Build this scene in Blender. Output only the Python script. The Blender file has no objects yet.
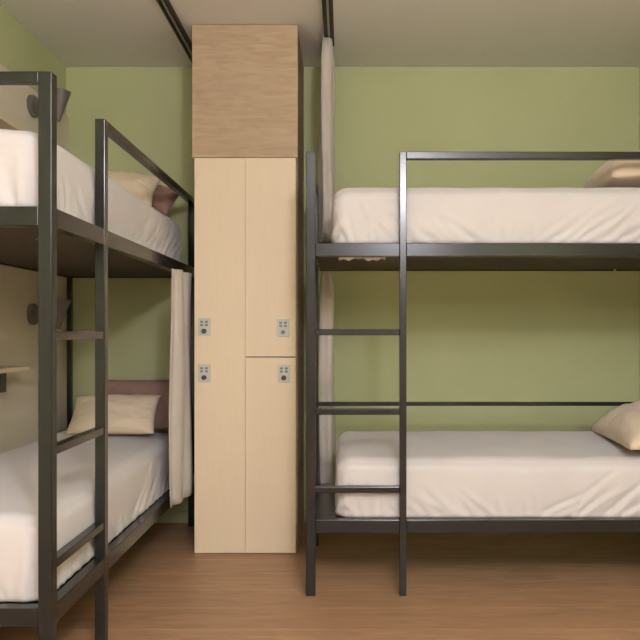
import bpy, bmesh, math, random
import numpy as np
from mathutils import Vector, Matrix, noise

R = math.radians
S = bpy.context.scene
COL = S.collection
random.seed(4)

# ------------------------------------------------------------------ camera
F = 690.0                                   # focal length in pixels of a 640 px frame
CX, CY, H = 344.0, 332.0, 1.12
cam_d = bpy.data.cameras.new('camera')
cam_d.sensor_width = 36.0
cam_d.lens = F / 640.0 * 36.0
cam_d.shift_x = -(CX - 320.0) / 640.0
cam_d.shift_y = (CY - 320.0) / 640.0
cam_d.clip_start = 0.05
cam = bpy.data.objects.new('camera', cam_d)
cam.location = (0, 0, H)
cam.rotation_euler = (R(90), 0, 0)
COL.objects.link(cam)
S.camera = cam

S.view_settings.view_transform = 'Standard'
S.view_settings.look = 'None'
S.view_settings.gamma = 1.0
S.view_settings.use_curve_mapping = False
S.view_settings.exposure = 0.15


# ------------------------------------------------------------------ materials
def lin(c):
    c = c / 255.0
    return c / 12.92 if c <= 0.04045 else ((c + 0.055) / 1.055) ** 2.4


def rgb(r, g, b):
    return (lin(r), lin(g), lin(b), 1.0)


class Mat:
    def __init__(self, name, col, rough=0.6, metal=0.0, spec=0.5):
        self.m = bpy.data.materials.new(name)
        self.m.use_nodes = True
        self.nt = self.m.node_tree
        self.b = self.nt.nodes['Principled BSDF']
        self.b.inputs['Base Color'].default_value = col
        self.b.inputs['Roughness'].default_value = rough
        self.b.inputs['Metallic'].default_value = metal
        self.b.inputs['Specular IOR Level'].default_value = spec

    def n(self, t, **kw):
        nd = self.nt.nodes.new(t)
        for k, v in kw.items():
            if k in nd.inputs.keys():
                nd.inputs[k].default_value = v
            else:
                setattr(nd, k, v)
        return nd

    def l(self, a, b):
        self.nt.links.new(a, b)

    def coords(self, scale=(1, 1, 1)):
        tc = self.n('ShaderNodeTexCoord')
        mp = self.n('ShaderNodeMapping')
        mp.inputs['Scale'].default_value = scale
        self.l(tc.outputs['Object'], mp.inputs['Vector'])
        return mp.outputs['Vector']

    def noise_col(self, ca, cb, scale=(1, 1, 1), nscale=5.0, detail=4.0, lo=0.35, hi=0.65, dist=0.0):
        v = self.coords(scale)
        nz = self.n('ShaderNodeTexNoise', Scale=nscale, Detail=detail, Distortion=dist)
        self.l(v, nz.inputs['Vector'])
        rp = self.n('ShaderNodeValToRGB')
        rp.color_ramp.elements[0].position = lo
        rp.color_ramp.elements[0].color = ca
        rp.color_ramp.elements[1].position = hi
        rp.color_ramp.elements[1].color = cb
        self.l(nz.outputs['Fac'], rp.inputs['Fac'])
        self.l(rp.outputs['Color'], self.b.inputs['Base Color'])
        return nz, rp

    def bump(self, scale=(1, 1, 1), nscale=200.0, strength=0.1, dist=0.002, detail=2.0):
        v = self.coords(scale)
        nz = self.n('ShaderNodeTexNoise', Scale=nscale, Detail=detail)
        self.l(v, nz.inputs['Vector'])
        bp = self.n('ShaderNodeBump', Strength=strength, Distance=dist)
        self.l(nz.outputs['Fac'], bp.inputs['Height'])
        self.l(bp.outputs['Normal'], self.b.inputs['Normal'])


M = {}
g = Mat('green_wall_paint', rgb(174, 177, 116), 0.75, spec=0.3)
g.noise_col(rgb(190, 193, 146), rgb(194, 197, 150), nscale=2.0)
g.bump(nscale=260, strength=0.08)
M['green'] = g.m
c = Mat('ceiling_paint', rgb(205, 194, 174), 0.85, spec=0.2)
c.noise_col(rgb(236, 234, 230), rgb(238, 236, 233), nscale=1.5)
M['ceiling'] = c.m
M['white_paint'] = Mat('off_white_paint', rgb(196, 188, 174), 0.8, spec=0.2).m

f = Mat('oak_laminate_floor', rgb(150, 112, 82), 0.42, spec=0.45)
v = f.coords((1, 1, 1))
br = f.n('ShaderNodeTexBrick', Scale=1.0)
br.offset = 0.5
br.inputs['Color1'].default_value = rgb(176, 137, 105)
br.inputs['Color2'].default_value = rgb(168, 129, 98)
br.inputs['Mortar'].default_value = rgb(212, 172, 136)  # pale seam colour stands in for light glinting on the plank joints
br.inputs['Mortar Size'].default_value = 0.002
br.inputs['Mortar Smooth'].default_value = 0.3
br.inputs['Bias'].default_value = 0.0
br.inputs['Brick Width'].default_value = 12.0
br.inputs['Row Height'].default_value = 0.2
mp0 = f.n('ShaderNodeMapping')
mp0.inputs['Location'].default_value = (3.0, 0.0, 0)
f.l(v, mp0.inputs['Vector'])
f.l(mp0.outputs['Vector'], br.inputs['Vector'])
vg = f.coords((1.0, 7, 1))
nz = f.n('ShaderNodeTexNoise', Scale=2.0, Detail=6.0, Distortion=2.2, Roughness=0.6)
f.l(vg, nz.inputs['Vector'])
rp = f.n('ShaderNodeValToRGB')
rp.color_ramp.elements[0].position = 0.3
rp.color_ramp.elements[0].color = (0.74, 0.72, 0.71, 1)
rp.color_ramp.elements[1].position = 0.62
rp.color_ramp.elements[1].color = (1.06, 1.05, 1.04, 1)
f.l(nz.outputs['Fac'], rp.inputs['Fac'])
mx = f.n('ShaderNodeMix', data_type='RGBA', blend_type='MULTIPLY')
mx.inputs['Factor'].default_value = 1.0
f.l(br.outputs['Color'], mx.inputs['A'])
f.l(rp.outputs['Color'], mx.inputs['B'])
f.l(mx.outputs['Result'], f.b.inputs['Base Color'])
M['floor'] = f.m

w = Mat('light_oak_veneer', rgb(178, 150, 122), 0.6, spec=0.3)
w.noise_col(rgb(174, 149, 122), rgb(192, 168, 140), scale=(1.4, 1.4, 9), nscale=3.2, detail=8, lo=0.3, hi=0.68, dist=1.6)
M['oak'] = w.m
ws = Mat('brown_side_laminate', rgb(150, 128, 106), 0.55)
ws.noise_col(rgb(146, 124, 103), rgb(156, 134, 112), scale=(1, 1, 8), nscale=3)
M['oak_side'] = ws.m
cr = Mat('cream_laminate', rgb(222, 199, 164), 0.5, spec=0.35)
cr.noise_col(rgb(230, 210, 181), rgb(232, 212, 184), scale=(20, 20, 1.5), nscale=3)
M['cream'] = cr.m
pn = Mat('beige_wall_panel', rgb(205, 182, 150), 0.6, spec=0.3)
pn.noise_col(rgb(226, 213, 194), rgb(230, 217, 198), scale=(1, 1, 8), nscale=2)
M['panel'] = pn.m
dm = Mat('charcoal_powder_coat', rgb(39, 38, 37), 0.21, metal=0.12, spec=0.5)
dm.bump(nscale=600, strength=0.03, dist=0.0006)
M['metal'] = dm.m
M['board'] = Mat('grey_brown_deck_board', rgb(80, 72, 60), 0.7, spec=0.2).m
M['black'] = Mat('gap_shade_black', rgb(38, 32, 28), 0.8, spec=0.2).m  # black colour carries the shade of the slits behind the locker fronts
M['track'] = Mat('dark_aluminium_track', rgb(62, 56, 52), 0.45, metal=0.3).m
M['track_light'] = Mat('grey_aluminium_lip', rgb(165, 156, 145), 0.4, metal=0.3).m
sh = Mat('white_cotton_sheet', rgb(233, 225, 214), 0.9, spec=0.1)
sh.noise_col(rgb(213, 205, 204), rgb(217, 209, 208), nscale=6)
sh.bump(nscale=900, strength=0.05, dist=0.0005)
sh.b.inputs['Sheen Weight'].default_value = 0.15
M['sheet'] = sh.m


def cloth(name, a, b_, ns=8):
    m = Mat(name, a, 0.92, spec=0.1)
    m.noise_col(a, b_, nscale=ns)
    m.bump(nscale=500, strength=0.12, dist=0.001)
    m.b.inputs['Sheen Weight'].default_value = 0.2
    return m.m


M['cream_cloth'] = cloth('cream_pillow_cotton', rgb(220, 201, 174), rgb(226, 207, 181))
M['beige_cloth'] = cloth('beige_pillow_cotton', rgb(214, 194, 172), rgb(223, 204, 183))
M['mauve_cloth'] = cloth('mauve_brown_pillow_cotton', rgb(146, 112, 102), rgb(156, 122, 111))
M['grey_cloth'] = cloth('pale_grey_curtain_cloth', rgb(192, 183, 173), rgb(198, 189, 179))
M['lamp'] = Mat('slate_grey_lamp_enamel', rgb(108, 101, 99), 0.5).m
M['plate'] = Mat('light_grey_lock_plate', rgb(196, 196, 190), 0.45).m
M['key'] = Mat('grey_lock_key', rgb(124, 124, 124), 0.5).m
M['knob'] = Mat('dark_brown_lock_knob', rgb(74, 60, 52), 0.4).m
M['socket'] = Mat('dark_green_grey_plastic', rgb(74, 78, 70), 0.5).m
M['steel'] = Mat('bright_steel', rgb(200, 196, 188), 0.3, metal=0.8).m


# ------------------------------------------------------------------ helpers
def link(name, me, mat, parent=None, loc=(0, 0, 0), rot=(0, 0, 0), smooth=False):
    o = bpy.data.objects.new(name, me)
    COL.objects.link(o)
    if mat is not None:
        me.materials.append(M[mat] if isinstance(mat, str) else mat)
    if parent is not None:
        o.parent = parent
    o.location = loc
    o.rotation_euler = rot
    if smooth:
        for p in me.polygons:
            p.use_smooth = True
    return o


def add_box(bm, x0, x1, y0, y1, z0, z1, bev=0.0):
    r = bmesh.ops.create_cube(bm, size=1.0)
    vs = r['verts']
    for v in vs:
        v.co = Vector((x0 + (v.co.x + .5) * (x1 - x0), y0 + (v.co.y + .5) * (y1 - y0), z0 + (v.co.z + .5) * (z1 - z0)))
    if bev > 0:
        es = set()
        for v in vs:
            es.update(v.link_edges)
        bmesh.ops.bevel(bm, geom=list(es), offset=bev, segments=2, profile=0.5, affect='EDGES')


def box(name, x0, x1, y0, y1, z0, z1, mat, parent=None, bev=0.0):
    bm = bmesh.new()
    add_box(bm, x0, x1, y0, y1, z0, z1, bev)
    return done(name, bm, mat, parent)


def done(name, bm, mat, parent=None, smooth=False, **kw):
    bmesh.ops.recalc_face_normals(bm, faces=bm.faces[:])
    me = bpy.data.meshes.new(name)
    bm.to_mesh(me)
    bm.free()
    return link(name, me, mat, parent, smooth=smooth, **kw)


def empty(name, loc, rz=0.0):
    o = bpy.data.objects.new(name, None)
    o.empty_display_size = 0.1
    COL.objects.link(o)
    o.location = loc
    o.rotation_euler = (0, 0, rz)
    return o


def tag(o, label, cat, group=None):
    o['label'] = label
    o['category'] = cat
    if group:
        o['group'] = group
    return o


def struct(o):
    o['kind'] = 'structure'
    return o


def lathe(bm, prof, axis='z', seg=32, origin=(0, 0, 0)):
    """prof: (radius, height) list, capped at both ends"""
    rings = []
    for (r, h) in prof:
        ring = []
        for k in range(seg):
            a = 2 * math.pi * k / seg
            p = (r * math.cos(a), r * math.sin(a), h)
            if axis == 'x':
                p = (h, p[0], p[1])
            elif axis == 'y':
                p = (p[0], h, p[1])
            ring.append(bm.verts.new(Vector(p) + Vector(origin)))
        rings.append(ring)
    for a, b in zip(rings[:-1], rings[1:]):
        for k in range(seg):
            bm.faces.new((a[k], a[(k + 1) % seg], b[(k + 1) % seg], b[k]))
    bm.faces.new(rings[0])
    bm.faces.new(rings[-1])


# ------------------------------------------------------------------ room
XL, XR, YB, YF, ZC = -1.632, 1.735, 4.055, -2.3, 2.676
T = 0.12
struct(box('floor', XL - T, XR + T, YF - T, YB + T, -0.1, 0, 'floor'))
struct(box('ceiling', XL - T, XR + T, YF - T, YB + T, ZC, ZC + 0.1, 'ceiling'))
struct(box('wall_back', XL - T, XR + T, YB, YB + T, 0, ZC, 'green'))
struct(box('wall_left', XL - T, XL, YF, YB, 0, ZC, 'green'))
struct(box('wall_right', XR, XR + T, YF, YB, 0, ZC, 'green'))
struct(box('wall_front', XL - T, XR + T, YF - T, YF, 0, ZC, 'white_paint'))
PT = 0.018                                   # beige panel fixed to the left wall
struct(box('trim_1', XL, XL + PT, 1.0, YB - 0.004, 0.07, 2.38, 'panel', bev=0.002))
struct(box('baseboard_back', XL, XR, YB - 0.014, YB, 0, 0.07, 'green', bev=0.003))
struct(box('baseboard_left', XL, XL + 0.014, YF, YB - 0.014, 0, 0.07, 'green', bev=0.003))
struct(box('baseboard_right', XR - 0.014, XR, YF, YB - 0.014, 0, 0.07, 'green', bev=0.003))


# ------------------------------------------------------------------ bunk beds
# local frame: x runs from the foot (0) to the head (BL), y from the open side (0) to the wall side (BW)
BL, BW = 1.88, 0.71
TB = 0.040
TW = 0.026                                   # slimmer tube on the wall side
GT = 1.885                                   # top of the guard
U0, U1 = 1.440, 1.497                        # upper rails
L0, L1 = 0.267, 0.323                        # lower rails


def tube(name, x0, x1, y0, y1, z0, z1, parent, mat='metal'):
    return box(name, x0, x1, y0, y1, z0, z1, mat, parent, bev=0.0025)


def make_bed(loc, rz, wall_bar, BL, BW, LAD, LW, rungs, du, dl):        # LAD = distance of the ladder's two uprights
    b = empty('bunk_bed', loc, rz)
    tube('corner_post', 0, TB, 0, TB, 0, GT, b)
    tube('corner_post', 0, TW, BW - TW, BW, 0, GT, b)
    tube('corner_post', BL - TB, BL, 0, TB, 0, GT, b)
    tube('corner_post', BL - TW, BL, BW - TW, BW, 0, U1 + du, b)
    tube('ladder_rail', LAD, LAD + LW, 0, TB - 0.004, 0, GT, b)
    for z in rungs:
        tube('ladder_rung', TB, LAD, 0.003, TB - 0.003, z - 0.026, z, b)
    # guards
    tube('guard_rail', LAD + LW, BL - TB, 0, 0.032, GT - 0.031, GT, b)
    tube('foot_guard', 0.001, TW - 0.001, TB, BW - TW, GT - 0.034, GT, b)
    for (z0, z1) in ((U0 + du, U1 + du), (L0 + dl, L1 + dl)):
        tube('side_rail', TB, LAD, 0.001, TB, z0, z1, b)
        tube('side_rail', LAD + LW, BL - TB, 0.001, TB, z0, z1, b)
        tube('side_rail', TW, BL - TW, BW - TW, BW - 0.001, z0, z1, b)
        tube('end_rail', 0.001, TB, TB, BW - TW, z0, z1, b)
        tube('end_rail', BL - TB, BL - 0.001, TB, BW - TW, z0, z1, b)
        box('deck_board', TB, BL - TB, TB + 0.016, BW - TW, z0 + 0.006, z1 - (0.003 if z0 > 1 else 0.012), 'board' if z0 > 1 else 'metal', b)
    if wall_bar:
        tube('wall_side_bar', TW, BL - TW, BW - 0.025, BW - 0.005, 0.733, 0.754, b)
    return b


def bolt(parent, p):
    bm = bmesh.new()
    lathe(bm, [(0.007, -0.004), (0.007, 0.0)], 'z', 12)
    lathe(bm, [(0.004, -0.012), (0.004, -0.004)], 'z', 12)
    o = done('bolt', bm, 'steel', parent)
    o.location = p
    o['label'] = 'bright steel bolt under the deck'


BED_R = (-0.161, 2.924, 0)
BED_L = (-0.857, 2.022, 0)
bed_r = make_bed(BED_R, 0, True, BL, BW, 0.397, 0.029, (0.463, 0.794, 1.132), 0, 0)
tag(bed_r, 'charcoal metal bunk bed seen side on to the right of the cream lockers', 'bunk bed', 'charcoal bunk beds')
bolt(bed_r, (1.57, 0.665, U0 + 0.006))
bed_l = make_bed(BED_L, R(90), False, 1.985, 0.743, 0.450, 0.036, (0.439, 0.779, 1.122), -0.008, -0.014)
tag(bed_l, 'charcoal metal bunk bed seen end on, along the left wall', 'bunk bed', 'charcoal bunk beds')
bolt(bed_l, (0.33, 0.19, U0 + 0.006))


# ------------------------------------------------------------------ mattresses under white sheets
def mattress_mesh(name, lx, ly, lz, rad, strokes, foot_strokes, seed):
    nx, ny, nz = int(lx / 0.0115), int(ly / 0.016), int(lz / 0.0115)
    idx, pts, faces = {}, [], []

    def vid(i, j, k):
        t = (i, j, k)
        if t not in idx:
            idx[t] = len(pts)
            pts.append((i / nx * lx, j / ny * ly, k / nz * lz))
        return idx[t]
    for i in range(nx):
        for j in range(ny):
            faces.append((vid(i, j, 0), vid(i, j + 1, 0), vid(i + 1, j + 1, 0), vid(i + 1, j, 0)))
            faces.append((vid(i, j, nz), vid(i + 1, j, nz), vid(i + 1, j + 1, nz), vid(i, j + 1, nz)))
    for i in range(nx):
        for k in range(nz):
            faces.append((vid(i, 0, k), vid(i + 1, 0, k), vid(i + 1, 0, k + 1), vid(i, 0, k + 1)))
            faces.append((vid(i, ny, k), vid(i, ny, k + 1), vid(i + 1, ny, k + 1), vid(i + 1, ny, k)))
    for j in range(ny):
        for k in range(nz):
            faces.append((vid(0, j, k), vid(0, j, k + 1), vid(0, j + 1, k + 1), vid(0, j + 1, k)))
            faces.append((vid(nx, j, k), vid(nx, j + 1, k), vid(nx, j + 1, k + 1), vid(nx, j, k + 1)))
    P = np.array(pts)
    D = np.array((lx, ly, lz))
    lo_r = np.where(P[:, 2] < lz / 2, 0.010, rad * 0.9)          # tight at the bottom, soft at the top
    rv = np.stack((np.full(len(P), rad), np.full(len(P), rad), lo_r), axis=1)
    core = np.minimum(np.maximum(P, rv), D - rv)
    d = (P - core) / rv
    ln = np.linalg.norm(d, axis=1)
    ln[ln == 0] = 1.0
    N = d / ln[:, None]
    Q = core + N * rv
    u, vv = P[:, 0], P[:, 2]
    rng = np.random.default_rng(seed)
    # gentle bulge of the sides, soft waviness of the top
    t = np.clip(vv / lz, 0, 1)
    bulge = 0.008 * np.sin(np.pi * t)
    wn = np.clip(-N[:, 1], 0, 1)
    we = np.clip(-N[:, 0], 0, 1)
    wt = np.clip(N[:, 2], 0, 1)
    disp = (wn + we) * bulge
    disp += wt * (0.0018 * np.sin(u * 9 + seed) * np.sin(P[:, 1] * 11 + 2 * seed) + 0.0012 * np.sin(u * 23 + P[:, 1] * 17 + seed))

    Q[:, 2] += np.clip(P[:, 2] / lz, 0, 1) ** 2 * (0.05 * P[:, 1] / ly - 0.015)   # softer, lower on the open side

    def ridge(a, b_, strokes_):
        out = np.zeros(len(a))
        for (u0, v0, ang, length, wd, amp) in strokes_:
            ca, sa = math.cos(ang), math.sin(ang)
            du, dv = a - u0, b_ - v0
            s = du * ca + dv * sa
            q = -du * sa + dv * ca + 0.012 * np.sin(s * 14 + u0 * 40)
            along = np.clip(s / length, 0, 1)
            env = np.where((s > -0.03) & (s < length), np.clip((s + 0.03) / 0.03, 0, 1) * (1 - along) ** 0.7, 0)
            out += 2.6 * amp * env * (np.exp(-(q / wd) ** 2) - 0.55 * np.exp(-((q - 1.9 * wd) / (1.3 * wd)) ** 2))
        return out
    tuck = np.clip(vv / 0.035, 0.12, 1)
    disp += tuck * wn * (ridge(u, vv, strokes) - 0.006)
    disp += 1.6 * tuck * we * ridge(P[:, 1], vv, foot_strokes)
    # the sheet is pulled in under the bottom edge
    Q = Q + N * disp[:, None]
    Q[:, 1] = np.maximum(Q[:, 1], -0.0055)               # held by the ladder and the posts
    Q[:, 0] = np.maximum(Q[:, 0], -0.0135)
    me = bpy.data.meshes.new(name)
    me.from_pydata([tuple(p) for p in Q], [], faces)
    zmin = min(p[2] for p in Q)
    for vtx in me.vertices:
        vtx.co.z -= zmin
    me.update()
    return me


def strokes_for(seed):
    r = random.Random(seed)
    st = []
    for u0 in (0.055, 0.075, 0.10, 0.125, 0.155, 0.19):
        st.append((u0 + r.uniform(-.006, .006), 0.0, R(r.uniform(95, 112)), r.uniform(.14, .24), 0.007, 0.006))
    uu = 0.30
    while uu < 0.72:
        st.append((uu, 0.0, R(r.uniform(132, 146)), r.uniform(.12, .26), r.uniform(.008, .013), r.uniform(.004, .007)))
        uu += r.uniform(.04, .075)
    for k in range(3):
        st.append((r.uniform(.72, .9), 0.0, R(r.uniform(80, 110)), r.uniform(.06, .12), 0.012, 0.003))
    uu = 0.90
    while uu < 1.66:
        st.append((uu, 0.0, R(r.uniform(33, 46)), r.uniform(.2, .36), r.uniform(.007, .012), r.uniform(.005, .009)))
        uu += r.uniform(.035, .075)
    return st


def foot_strokes_for(seed):
    r = random.Random(seed)
    st = []
    for k in range(7):
        st.append((0.05 + k * 0.085 + r.uniform(-.02, .02), 0.0, R(r.uniform(70, 125)), r.uniform(.1, .24), r.uniform(.008, .014), r.uniform(.004, .008)))
    return st


ML, MW, MT = 1.70, 0.606, 0.262
MXR, MXL, MY = 0.118, 0.055, 0.047                        # inset from the bed's outer corner


def mattress(bed_loc, rz, deck_z, seed, label, mt=MT, mx=None):
    MX = mx or (MXL if rz else MXR)
    me = mattress_mesh('mattress', (1.85 if rz else 1.80) - MX, MW, mt, 0.06, strokes_for(seed), foot_strokes_for(seed + 50), seed)
    o = link('mattress', me, 'sheet', smooth=True)
    off = Matrix.Rotation(rz, 3, 'Z') @ Vector((MX, MY, 0))
    o.location = (bed_loc[0] + off.x, bed_loc[1] + off.y, deck_z)
    o.rotation_euler = (0, 0, rz)
    tag(o, label, 'mattress', 'mattresses in white sheets')
    return o


UD, LD = U1 - 0.0028, L1 - 0.0118
m_ur = mattress(BED_R, 0, UD, 3, 'white sheeted mattress on the upper bunk of the right bed', MT + 0.008)
m_lr = mattress(BED_R, 0, LD, 5, 'white sheeted mattress on the lower bunk of the right bed', MT + 0.009, 0.134)
m_ul = mattress(BED_L, R(90), UD - 0.008, 8, 'white sheeted mattress on the upper bunk of the left bed', MT + 0.003)
m_ll = mattress(BED_L, R(90), LD - 0.014, 13, 'white sheeted mattress on the lower bunk of the left bed', MT + 0.009)

# hem of the upper right sheet poking down between rail and deck board
hem_v, hem_f = [], []
n = 48
for i in range(n + 1):
    tt = i / n
    x = 0.02 + tt * 0.20
    low = -0.0625 - 0.005 * math.sin(tt * 11) * math.sin(tt * 3.1) - 0.003 * math.sin(tt * 31 + 1)
    up = 0.004
    yy = -0.0045 + 0.002 * math.sin(tt * 40)
    hem_v += [(x, yy, low), (x, yy, up), (x, yy + 0.003, up), (x, yy + 0.003, low)]
for i in range(n):
    a, b2 = 4 * i, 4 * i + 4
    for k in range(4):
        hem_f.append((a + k, a + (k + 1) % 4, b2 + (k + 1) % 4, b2 + k))
hem_f += [(0, 1, 2, 3), (4 * n + 3, 4 * n + 2, 4 * n + 1, 4 * n)]
hm = bpy.data.meshes.new('sheet_hem')
hm.from_pydata(hem_v, [], hem_f)
link('sheet_hem', hm, 'sheet', m_ur, smooth=True)


# ------------------------------------------------------------------ pillows
def pillow_mesh(w_, h_, t_, seed, pinch=0.06, flat=1.0):
    """w_ along x, h_ along y, thickness along z, lowest point at z = 0 when lying flat"""
    nu, nv = 44, 34
    V, Fc, top, bot = [], [], {}, {}
    for i in range(nu + 1):
        for j in range(nv + 1):
            a, b_ = -1 + 2 * i / nu, -1 + 2 * j / nv
            e = max(0.0, (1 - abs(a) ** 2.6)) ** 0.5 * max(0.0, (1 - abs(b_) ** 2.6)) ** 0.5
            # edges are drawn in between the corners
            px = a * w_ / 2 * (1 - pinch * (1 - b_ * b_))
            py = b_ * h_ / 2 * (1 - pinch * (1 - a * a))
            nzv = noise.noise(Vector((a * 2.2 + seed * 7.1, b_ * 2.2, seed)))
            fine = noise.noise(Vector((a * 5 + seed, b_ * 5 + 3, seed * 2.0)))
            crease = max(abs(a), abs(b_)) ** 3
            z = t_ / 2 * e * (1 + 0.16 * nzv + 0.14 * fine * (0.4 + crease))
            edge = (i in (0, nu) or j in (0, nv))
            top[i, j] = len(V)
            V.append((px, py, z + 0.004 * fine * crease))
            if edge:
                bot[i, j] = top[i, j]
            else:
                bot[i, j] = len(V)
                V.append((px, py, -z * flat + 0.004 * fine * crease))
    for i in range(nu):
        for j in range(nv):
            Fc.append((top[i, j], top[i + 1, j], top[i + 1, j + 1], top[i, j + 1]))
            Fc.append((bot[i, j], bot[i, j + 1], bot[i + 1, j + 1], bot[i + 1, j]))
    me = bpy.data.meshes.new('pillow')
    me.from_pydata(V, [], Fc)
    me.update()
    return me


def pillow(w_, h_, t_, seed, mat, rot, xy, base, label, flat=1.0, pinch=0.06, sink=0.001, upper=False, group='pillows on the bunks'):
    """rot = euler; set so that the lowest vertex stands at height base - sink"""
    me = pillow_mesh(w_, h_, t_, seed, pinch, flat)
    o = link('pillow', me, mat, rot=rot, smooth=True)
    rm = o.rotation_euler.to_matrix()
    lift = -9.0
    ws = [rm @ v.co for v in me.vertices]
    for p in ws:
        hit = base.ray_cast(Vector((xy[0] + p.x, xy[1] + p.y, 2.6 if upper else 1.2)), Vector((0, 0, -1)))
        if hit[0] is not None:
            lift = max(lift, hit[0].z - p.z)
    o.location = (xy[0], xy[1], lift - sink)
    tag(o, label, 'pillow', group)
    return o




def bvh_of(o):
    from mathutils.bvhtree import BVHTree
    mw = Matrix.Translation(o.location) @ o.rotation_euler.to_matrix().to_4x4()
    return BVHTree.FromPolygons([mw @ v.co for v in o.data.vertices], [tuple(p.vertices) for p in o.data.polygons])


B_UR, B_LR, B_UL, B_LL = bvh_of(m_ur), bvh_of(m_lr), bvh_of(m_ul), bvh_of(m_ll)
pillow(0.62, 0.43, 0.28, 1, 'beige_cloth', (R(-10), 0, R(86)), (1.455, 3.235), B_LR,
       'beige pillow lying on the lower bunk of the right bed', flat=0.15)
pillow(0.56, 0.46, 0.285, 2, 'beige_cloth', (R(-8), 0, R(89)), (1.405, 3.29), B_UR,
       'beige pillow lying on the upper bunk of the right bed', flat=0.2, upper=True)
pillow(0.455, 0.25, 0.12, 3, 'cream_cloth', (R(48), 0, R(2)), (-1.205, 3.62), B_LL,
       'cream pillow leaning on the mauve pillow of the lower left bunk')
pillow(0.44, 0.27, 0.10, 4, 'mauve_cloth', (R(80), 0, R(-2)), (-1.14, 3.79), B_LL,
       'mauve brown pillow standing behind the cream one on the lower left bunk', pinch=0.01)
pillow(0.40, 0.26, 0.13, 5, 'cream_cloth', (R(44), R(4), R(4)), (-1.175, 3.58), B_UL,
       'cream pillow leaning at the head of the upper left bunk', upper=True)
pillow(0.29, 0.20, 0.12, 6, 'mauve_cloth', (R(50), R(12), R(-8)), (-1.058, 3.75), B_UL,
       'mauve brown pillow beside the cream one on the upper left bunk', upper=True)


# ------------------------------------------------------------------ lockers
LX0, LX1, LY = -0.763, -0.236, 3.485
SEAM_Z = 2.000                               # top of the doors
lk = empty('locker', ((LX0 + LX1) / 2, LY, 0))
tag(lk, 'cream four-door locker column with small grey locks between the two bunk beds', 'locker')


def lbox(name, x0, x1, y0, y1, z0, z1, mat, bev=0.0, parent=lk):
    o = lk.location
    return box(name, x0 - o.x, x1 - o.x, y0 - o.y, y1 - o.y, z0, z1, mat, parent, bev)


lbox('carcass', LX0, LX1, LY + 0.032, YB - 0.016, 0, SEAM_Z, 'oak_side', 0.001)
lbox('recess_filler', LX0 + 0.012, LX1 - 0.012, LY + 0.019, LY + 0.032, 0.0, SEAM_Z, 'black')  # black strip put in for the shaded slit behind the doors
xm = (245.3 - CX) / F * LY
zs = H - (357 - CY) / F * LY
GAP = 0.0008
DZ0 = 0.004
doors = []
for (x0, x1, z0, z1, y_off, gl) in (
        (LX0 + 0.008, xm - GAP, zs, SEAM_Z - 0.002, 0, 0), (LX0 + 0.008, xm - GAP, DZ0, zs - 0.0001, 0, 0),
        (xm + GAP, LX1 - 0.008, zs + 0.0025, SEAM_Z - 0.002, -0.003, 1), (xm + GAP, LX1 - 0.008, DZ0, zs - 0.0025, 0, 1)):
    d = lbox('door', x0, x1, LY + y_off, LY + 0.0185, z0, z1, 'cream', 0.0006 if gl else 0.0)
    doors.append((d, y_off))


def lock(door, px, py, y_off, pale=False):
    cx, cz = (px - CX) / F * LY - lk.location.x, H - (py - CY) / F * LY
    w2, h2 = 0.031, 0.045
    yf = y_off
    pl = box('lock_plate', cx - w2, cx + w2, yf - 0.006, yf, cz - h2, cz + h2, 'plate', door, bev=0.002)
    for r_ in range(2):
        for c_ in range(2):
            kx = cx - 0.012 + c_ * 0.024
            kz = cz + 0.026 - r_ * 0.016
            box('key', kx - 0.007, kx + 0.007, yf - 0.0085, yf - 0.006, kz - 0.0055, kz + 0.0055, 'key', pl, bev=0.0008)
    bm = bmesh.new()
    rr = 0.010 if pale else 0.0125
    lathe(bm, [(rr, 0), (rr, -0.008), (rr * .8, -0.011)], 'y', 20, (cx, yf - 0.006, cz - 0.021))
    done('knob', bm, 'key' if pale else 'knob', pl)


for (d, yo), (px, py, pale) in zip(doors, ((204.3, 327, False), (204.3, 373.3, False), (283.2, 328, True), (284, 373.5, False))):
    lock(d, px, py, yo, pale)

ob = empty('overhead_cabinet', ((LX0 + LX1) / 2, LY, SEAM_Z))
tag(ob, 'oak veneer cabinet above the cream lockers, up to the ceiling', 'cabinet')


def obox(name, x0, x1, y0, y1, z0, z1, mat, bev=0.0):
    o = ob.location
    return box(name, x0 - o.x, x1 - o.x, y0 - o.y, y1 - o.y, z0 - o.z, z1 - o.z, mat, ob, bev)


obox('carcass', LX0, LX1, LY + 0.032, YB - 0.001, SEAM_Z + 0.001, ZC - 0.002, 'oak_side', 0.001)
obox('recess_filler', LX0 + 0.014, LX1 - 0.014, LY + 0.019, LY + 0.032, SEAM_Z + 0.001, ZC - 0.002, 'black')  # same painted-in shade behind the oak front panel
obox('front_panel', LX0 - 0.004, LX1 + 0.002, LY - 0.002, LY + 0.0185, SEAM_Z + 0.001, ZC - 0.004, 'oak', 0.0012)


# ------------------------------------------------------------------ ceiling tracks
def track(x, y0, y1, label):
    t = empty('curtain_track', (x, y0, ZC))
    L = y1 - y0
    bm = bmesh.new()
    add_box(bm, -0.026, 0.026, 0, L, -0.006, -0.0004)
    add_box(bm, -0.026, -0.017, 0, L, -0.016, -0.006)
    add_box(bm, 0.017, 0.026, 0, L, -0.016, -0.006)
    done('channel', bm, 'track', t)
    bm = bmesh.new()
    add_box(bm, -0.005, 0.005, 0, L, -0.016, -0.006)
    done('centre_lip', bm, 'track_light', t)
    tag(t, label, 'curtain track', 'black ceiling curtain tracks')


track(-0.846, 0.6, YB - 0.002, 'black ceiling curtain track over the left bed, running behind the oak cabinet')
track(-0.078, 0.6, 3.72, 'black ceiling curtain track with the gathered curtain hanging from its end')


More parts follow.
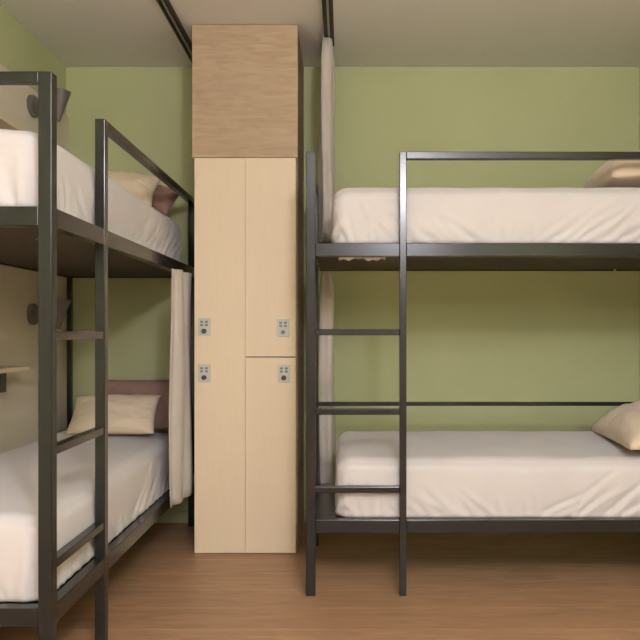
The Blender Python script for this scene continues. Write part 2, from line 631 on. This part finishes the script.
# ------------------------------------------------------------------ gathered curtains
def curtain(xc, y0, y1, z0, z1, folds, amp, label, seed, gather=0.0):
    r = random.Random(seed)
    nu, nv = folds * 16, 26
    V, Fc = [], []
    ph = [r.uniform(.75, 1.2) for _ in range(folds * 2 + 2)]
    for j in range(nv + 1):
        tv = j / nv                            # 0 bottom, 1 top
        k = 1 - gather * max(0.0, (tv - 0.9) / 0.1) ** 2
        for i in range(nu + 1):
            tu = i / nu
            half = tu * folds * 2
            a = amp * ph[int(half)] * (1 - 0.12 * tv)
            x = -a * math.cos(tu * folds * 2 * math.pi)
            x += 0.2 * a * math.sin(tu * folds * 10 * math.pi + 0.6)
            x += 0.006 * math.sin(tv * 5 + tu * 6 + seed)
            y = (y0 + y1) / 2 + (tu - .5) * (y1 - y0) + 0.012 * math.sin(tu * folds * 4 * math.pi)
            V.append((xc + x * k, max(y, y0 - 0.01), z0 + tv * (z1 - z0) + 0.005 * math.sin(tu * 9) * (1 - tv)))
    for j in range(nv):
        for i in range(nu):
            a = j * (nu + 1) + i
            Fc.append((a, a + 1, a + nu + 2, a + nu + 1))
    me = bpy.data.meshes.new('curtain')
    me.from_pydata(V, [], Fc)
    o = link('curtain', me, 'grey_cloth', smooth=True)
    md = o.modifiers.new('thickness', 'SOLIDIFY')
    md.thickness = 0.003
    tag(o, label, 'curtain', 'pale gathered curtains')
    return o


curtain(-0.088, 3.575, 3.93, 1.60, ZC - 0.017, 3, 0.032, 'pale curtain gathered under the ceiling track beside the right bed', 1, gather=0.2)
curtain(-0.094, 3.66, 3.96, 0.20, 1.455, 3, 0.032, 'pale curtain gathered behind the foot of the lower right bunk', 2, gather=0.5)
curtain(-0.808, 3.28, 3.62, 0.285, 1.422, 2, 0.022, 'pale grey curtain gathered at the lower left bunk, next to the cream lockers', 3)


# ------------------------------------------------------------------ reading lamps, shelves, socket
def lamp(y, z, label):
    t = empty('reading_lamp', (XL + PT, y, z))
    bm = bmesh.new()
    lathe(bm, [(0.056, 0.0), (0.056, 0.016), (0.050, 0.022), (0.02, 0.026)], 'x', 36)
    done('wall_mount', bm, 'lamp', t, smooth=False)
    bm = bmesh.new()
    lathe(bm, [(0.011, 0.02), (0.011, 0.125)], 'x', 16)
    done('arm', bm, 'lamp', t)
    bm = bmesh.new()
    lathe(bm, [(0.014, -0.078), (0.044, 0.080), (0.041, 0.080), (0.012, -0.070)], 'z', 32)
    sh_ = done('lamp_shade', bm, 'lamp', t, smooth=False)
    sh_.location = (0.145, 0, 0)
    sh_.rotation_euler = (0, R(9), 0)
    tag(t, label, 'reading lamp', 'grey wall reading lamps')


lamp(3.565, 2.288, 'grey cone reading lamp on the left wall above the upper bunk')
lamp(3.565, 1.212, 'grey cone reading lamp on the left wall above the lower bunk')


def shelf(z, label):
    o = box('wall_shelf', 0, 0.125, -0.55, 0, -0.010, 0.010, 'cream', None, bev=0.0015)
    o.location = (XL + PT, 3.27, z)
    tag(o, label, 'shelf', 'narrow wall shelves by the left bunks')


shelf(0.95, 'narrow beige wall shelf beside the lower left bunk')
shelf(2.055, 'narrow beige wall shelf beside the upper left bunk, seen from below')
so = empty('socket_box', (XL + PT, 3.12, 0.890))
box('housing', 0, 0.06, -0.06, 0.06, -0.046, 0.045, 'socket', so, bev=0.004)
box('face_plate', 0.06, 0.064, -0.05, 0.05, -0.038, 0.042, 'socket', so, bev=0.0015)
tag(so, 'dark box on the left wall right below the lower shelf', 'socket box')


# ------------------------------------------------------------------ light
def area(name, loc, rot, sx, sy, power, col):
    d = bpy.data.lights.new(name, 'AREA')
    d.shape = 'RECTANGLE'
    d.size, d.size_y = sx, sy
    d.energy = power
    d.color = col
    o = bpy.data.objects.new(name, d)
    o.location = loc
    o.rotation_euler = rot
    COL.objects.link(o)
    return o


area('window_light', (0.68, YF + 0.05, 2.34), (R(90), 0, 0), 0.75, 0.5, 20, (0.89, 0.905, 1.0))
pd = bpy.data.lights.new('pendant_lamp', 'POINT')
pd.energy = 90
pd.color = (0.90, 0.905, 1.0)
pd.shadow_soft_size = 0.13
po = bpy.data.objects.new('pendant_lamp', pd)
po.location = (0.50, -0.3, 2.36)
COL.objects.link(po)
area('ceiling_fill', (0.5, -0.6, 1.95), (R(180), 0, 0), 0.5, 0.5, 112, (0.94, 0.92, 0.98))  # unseen fill light, added to brighten the ceiling and upper walls
wd = bpy.data.worlds.new('world')
wd.use_nodes = True
wd.node_tree.nodes['Background'].inputs['Color'].default_value = (0.9, 0.85, 0.75, 1)
wd.node_tree.nodes['Background'].inputs['Strength'].default_value = 0.3
S.world = wd
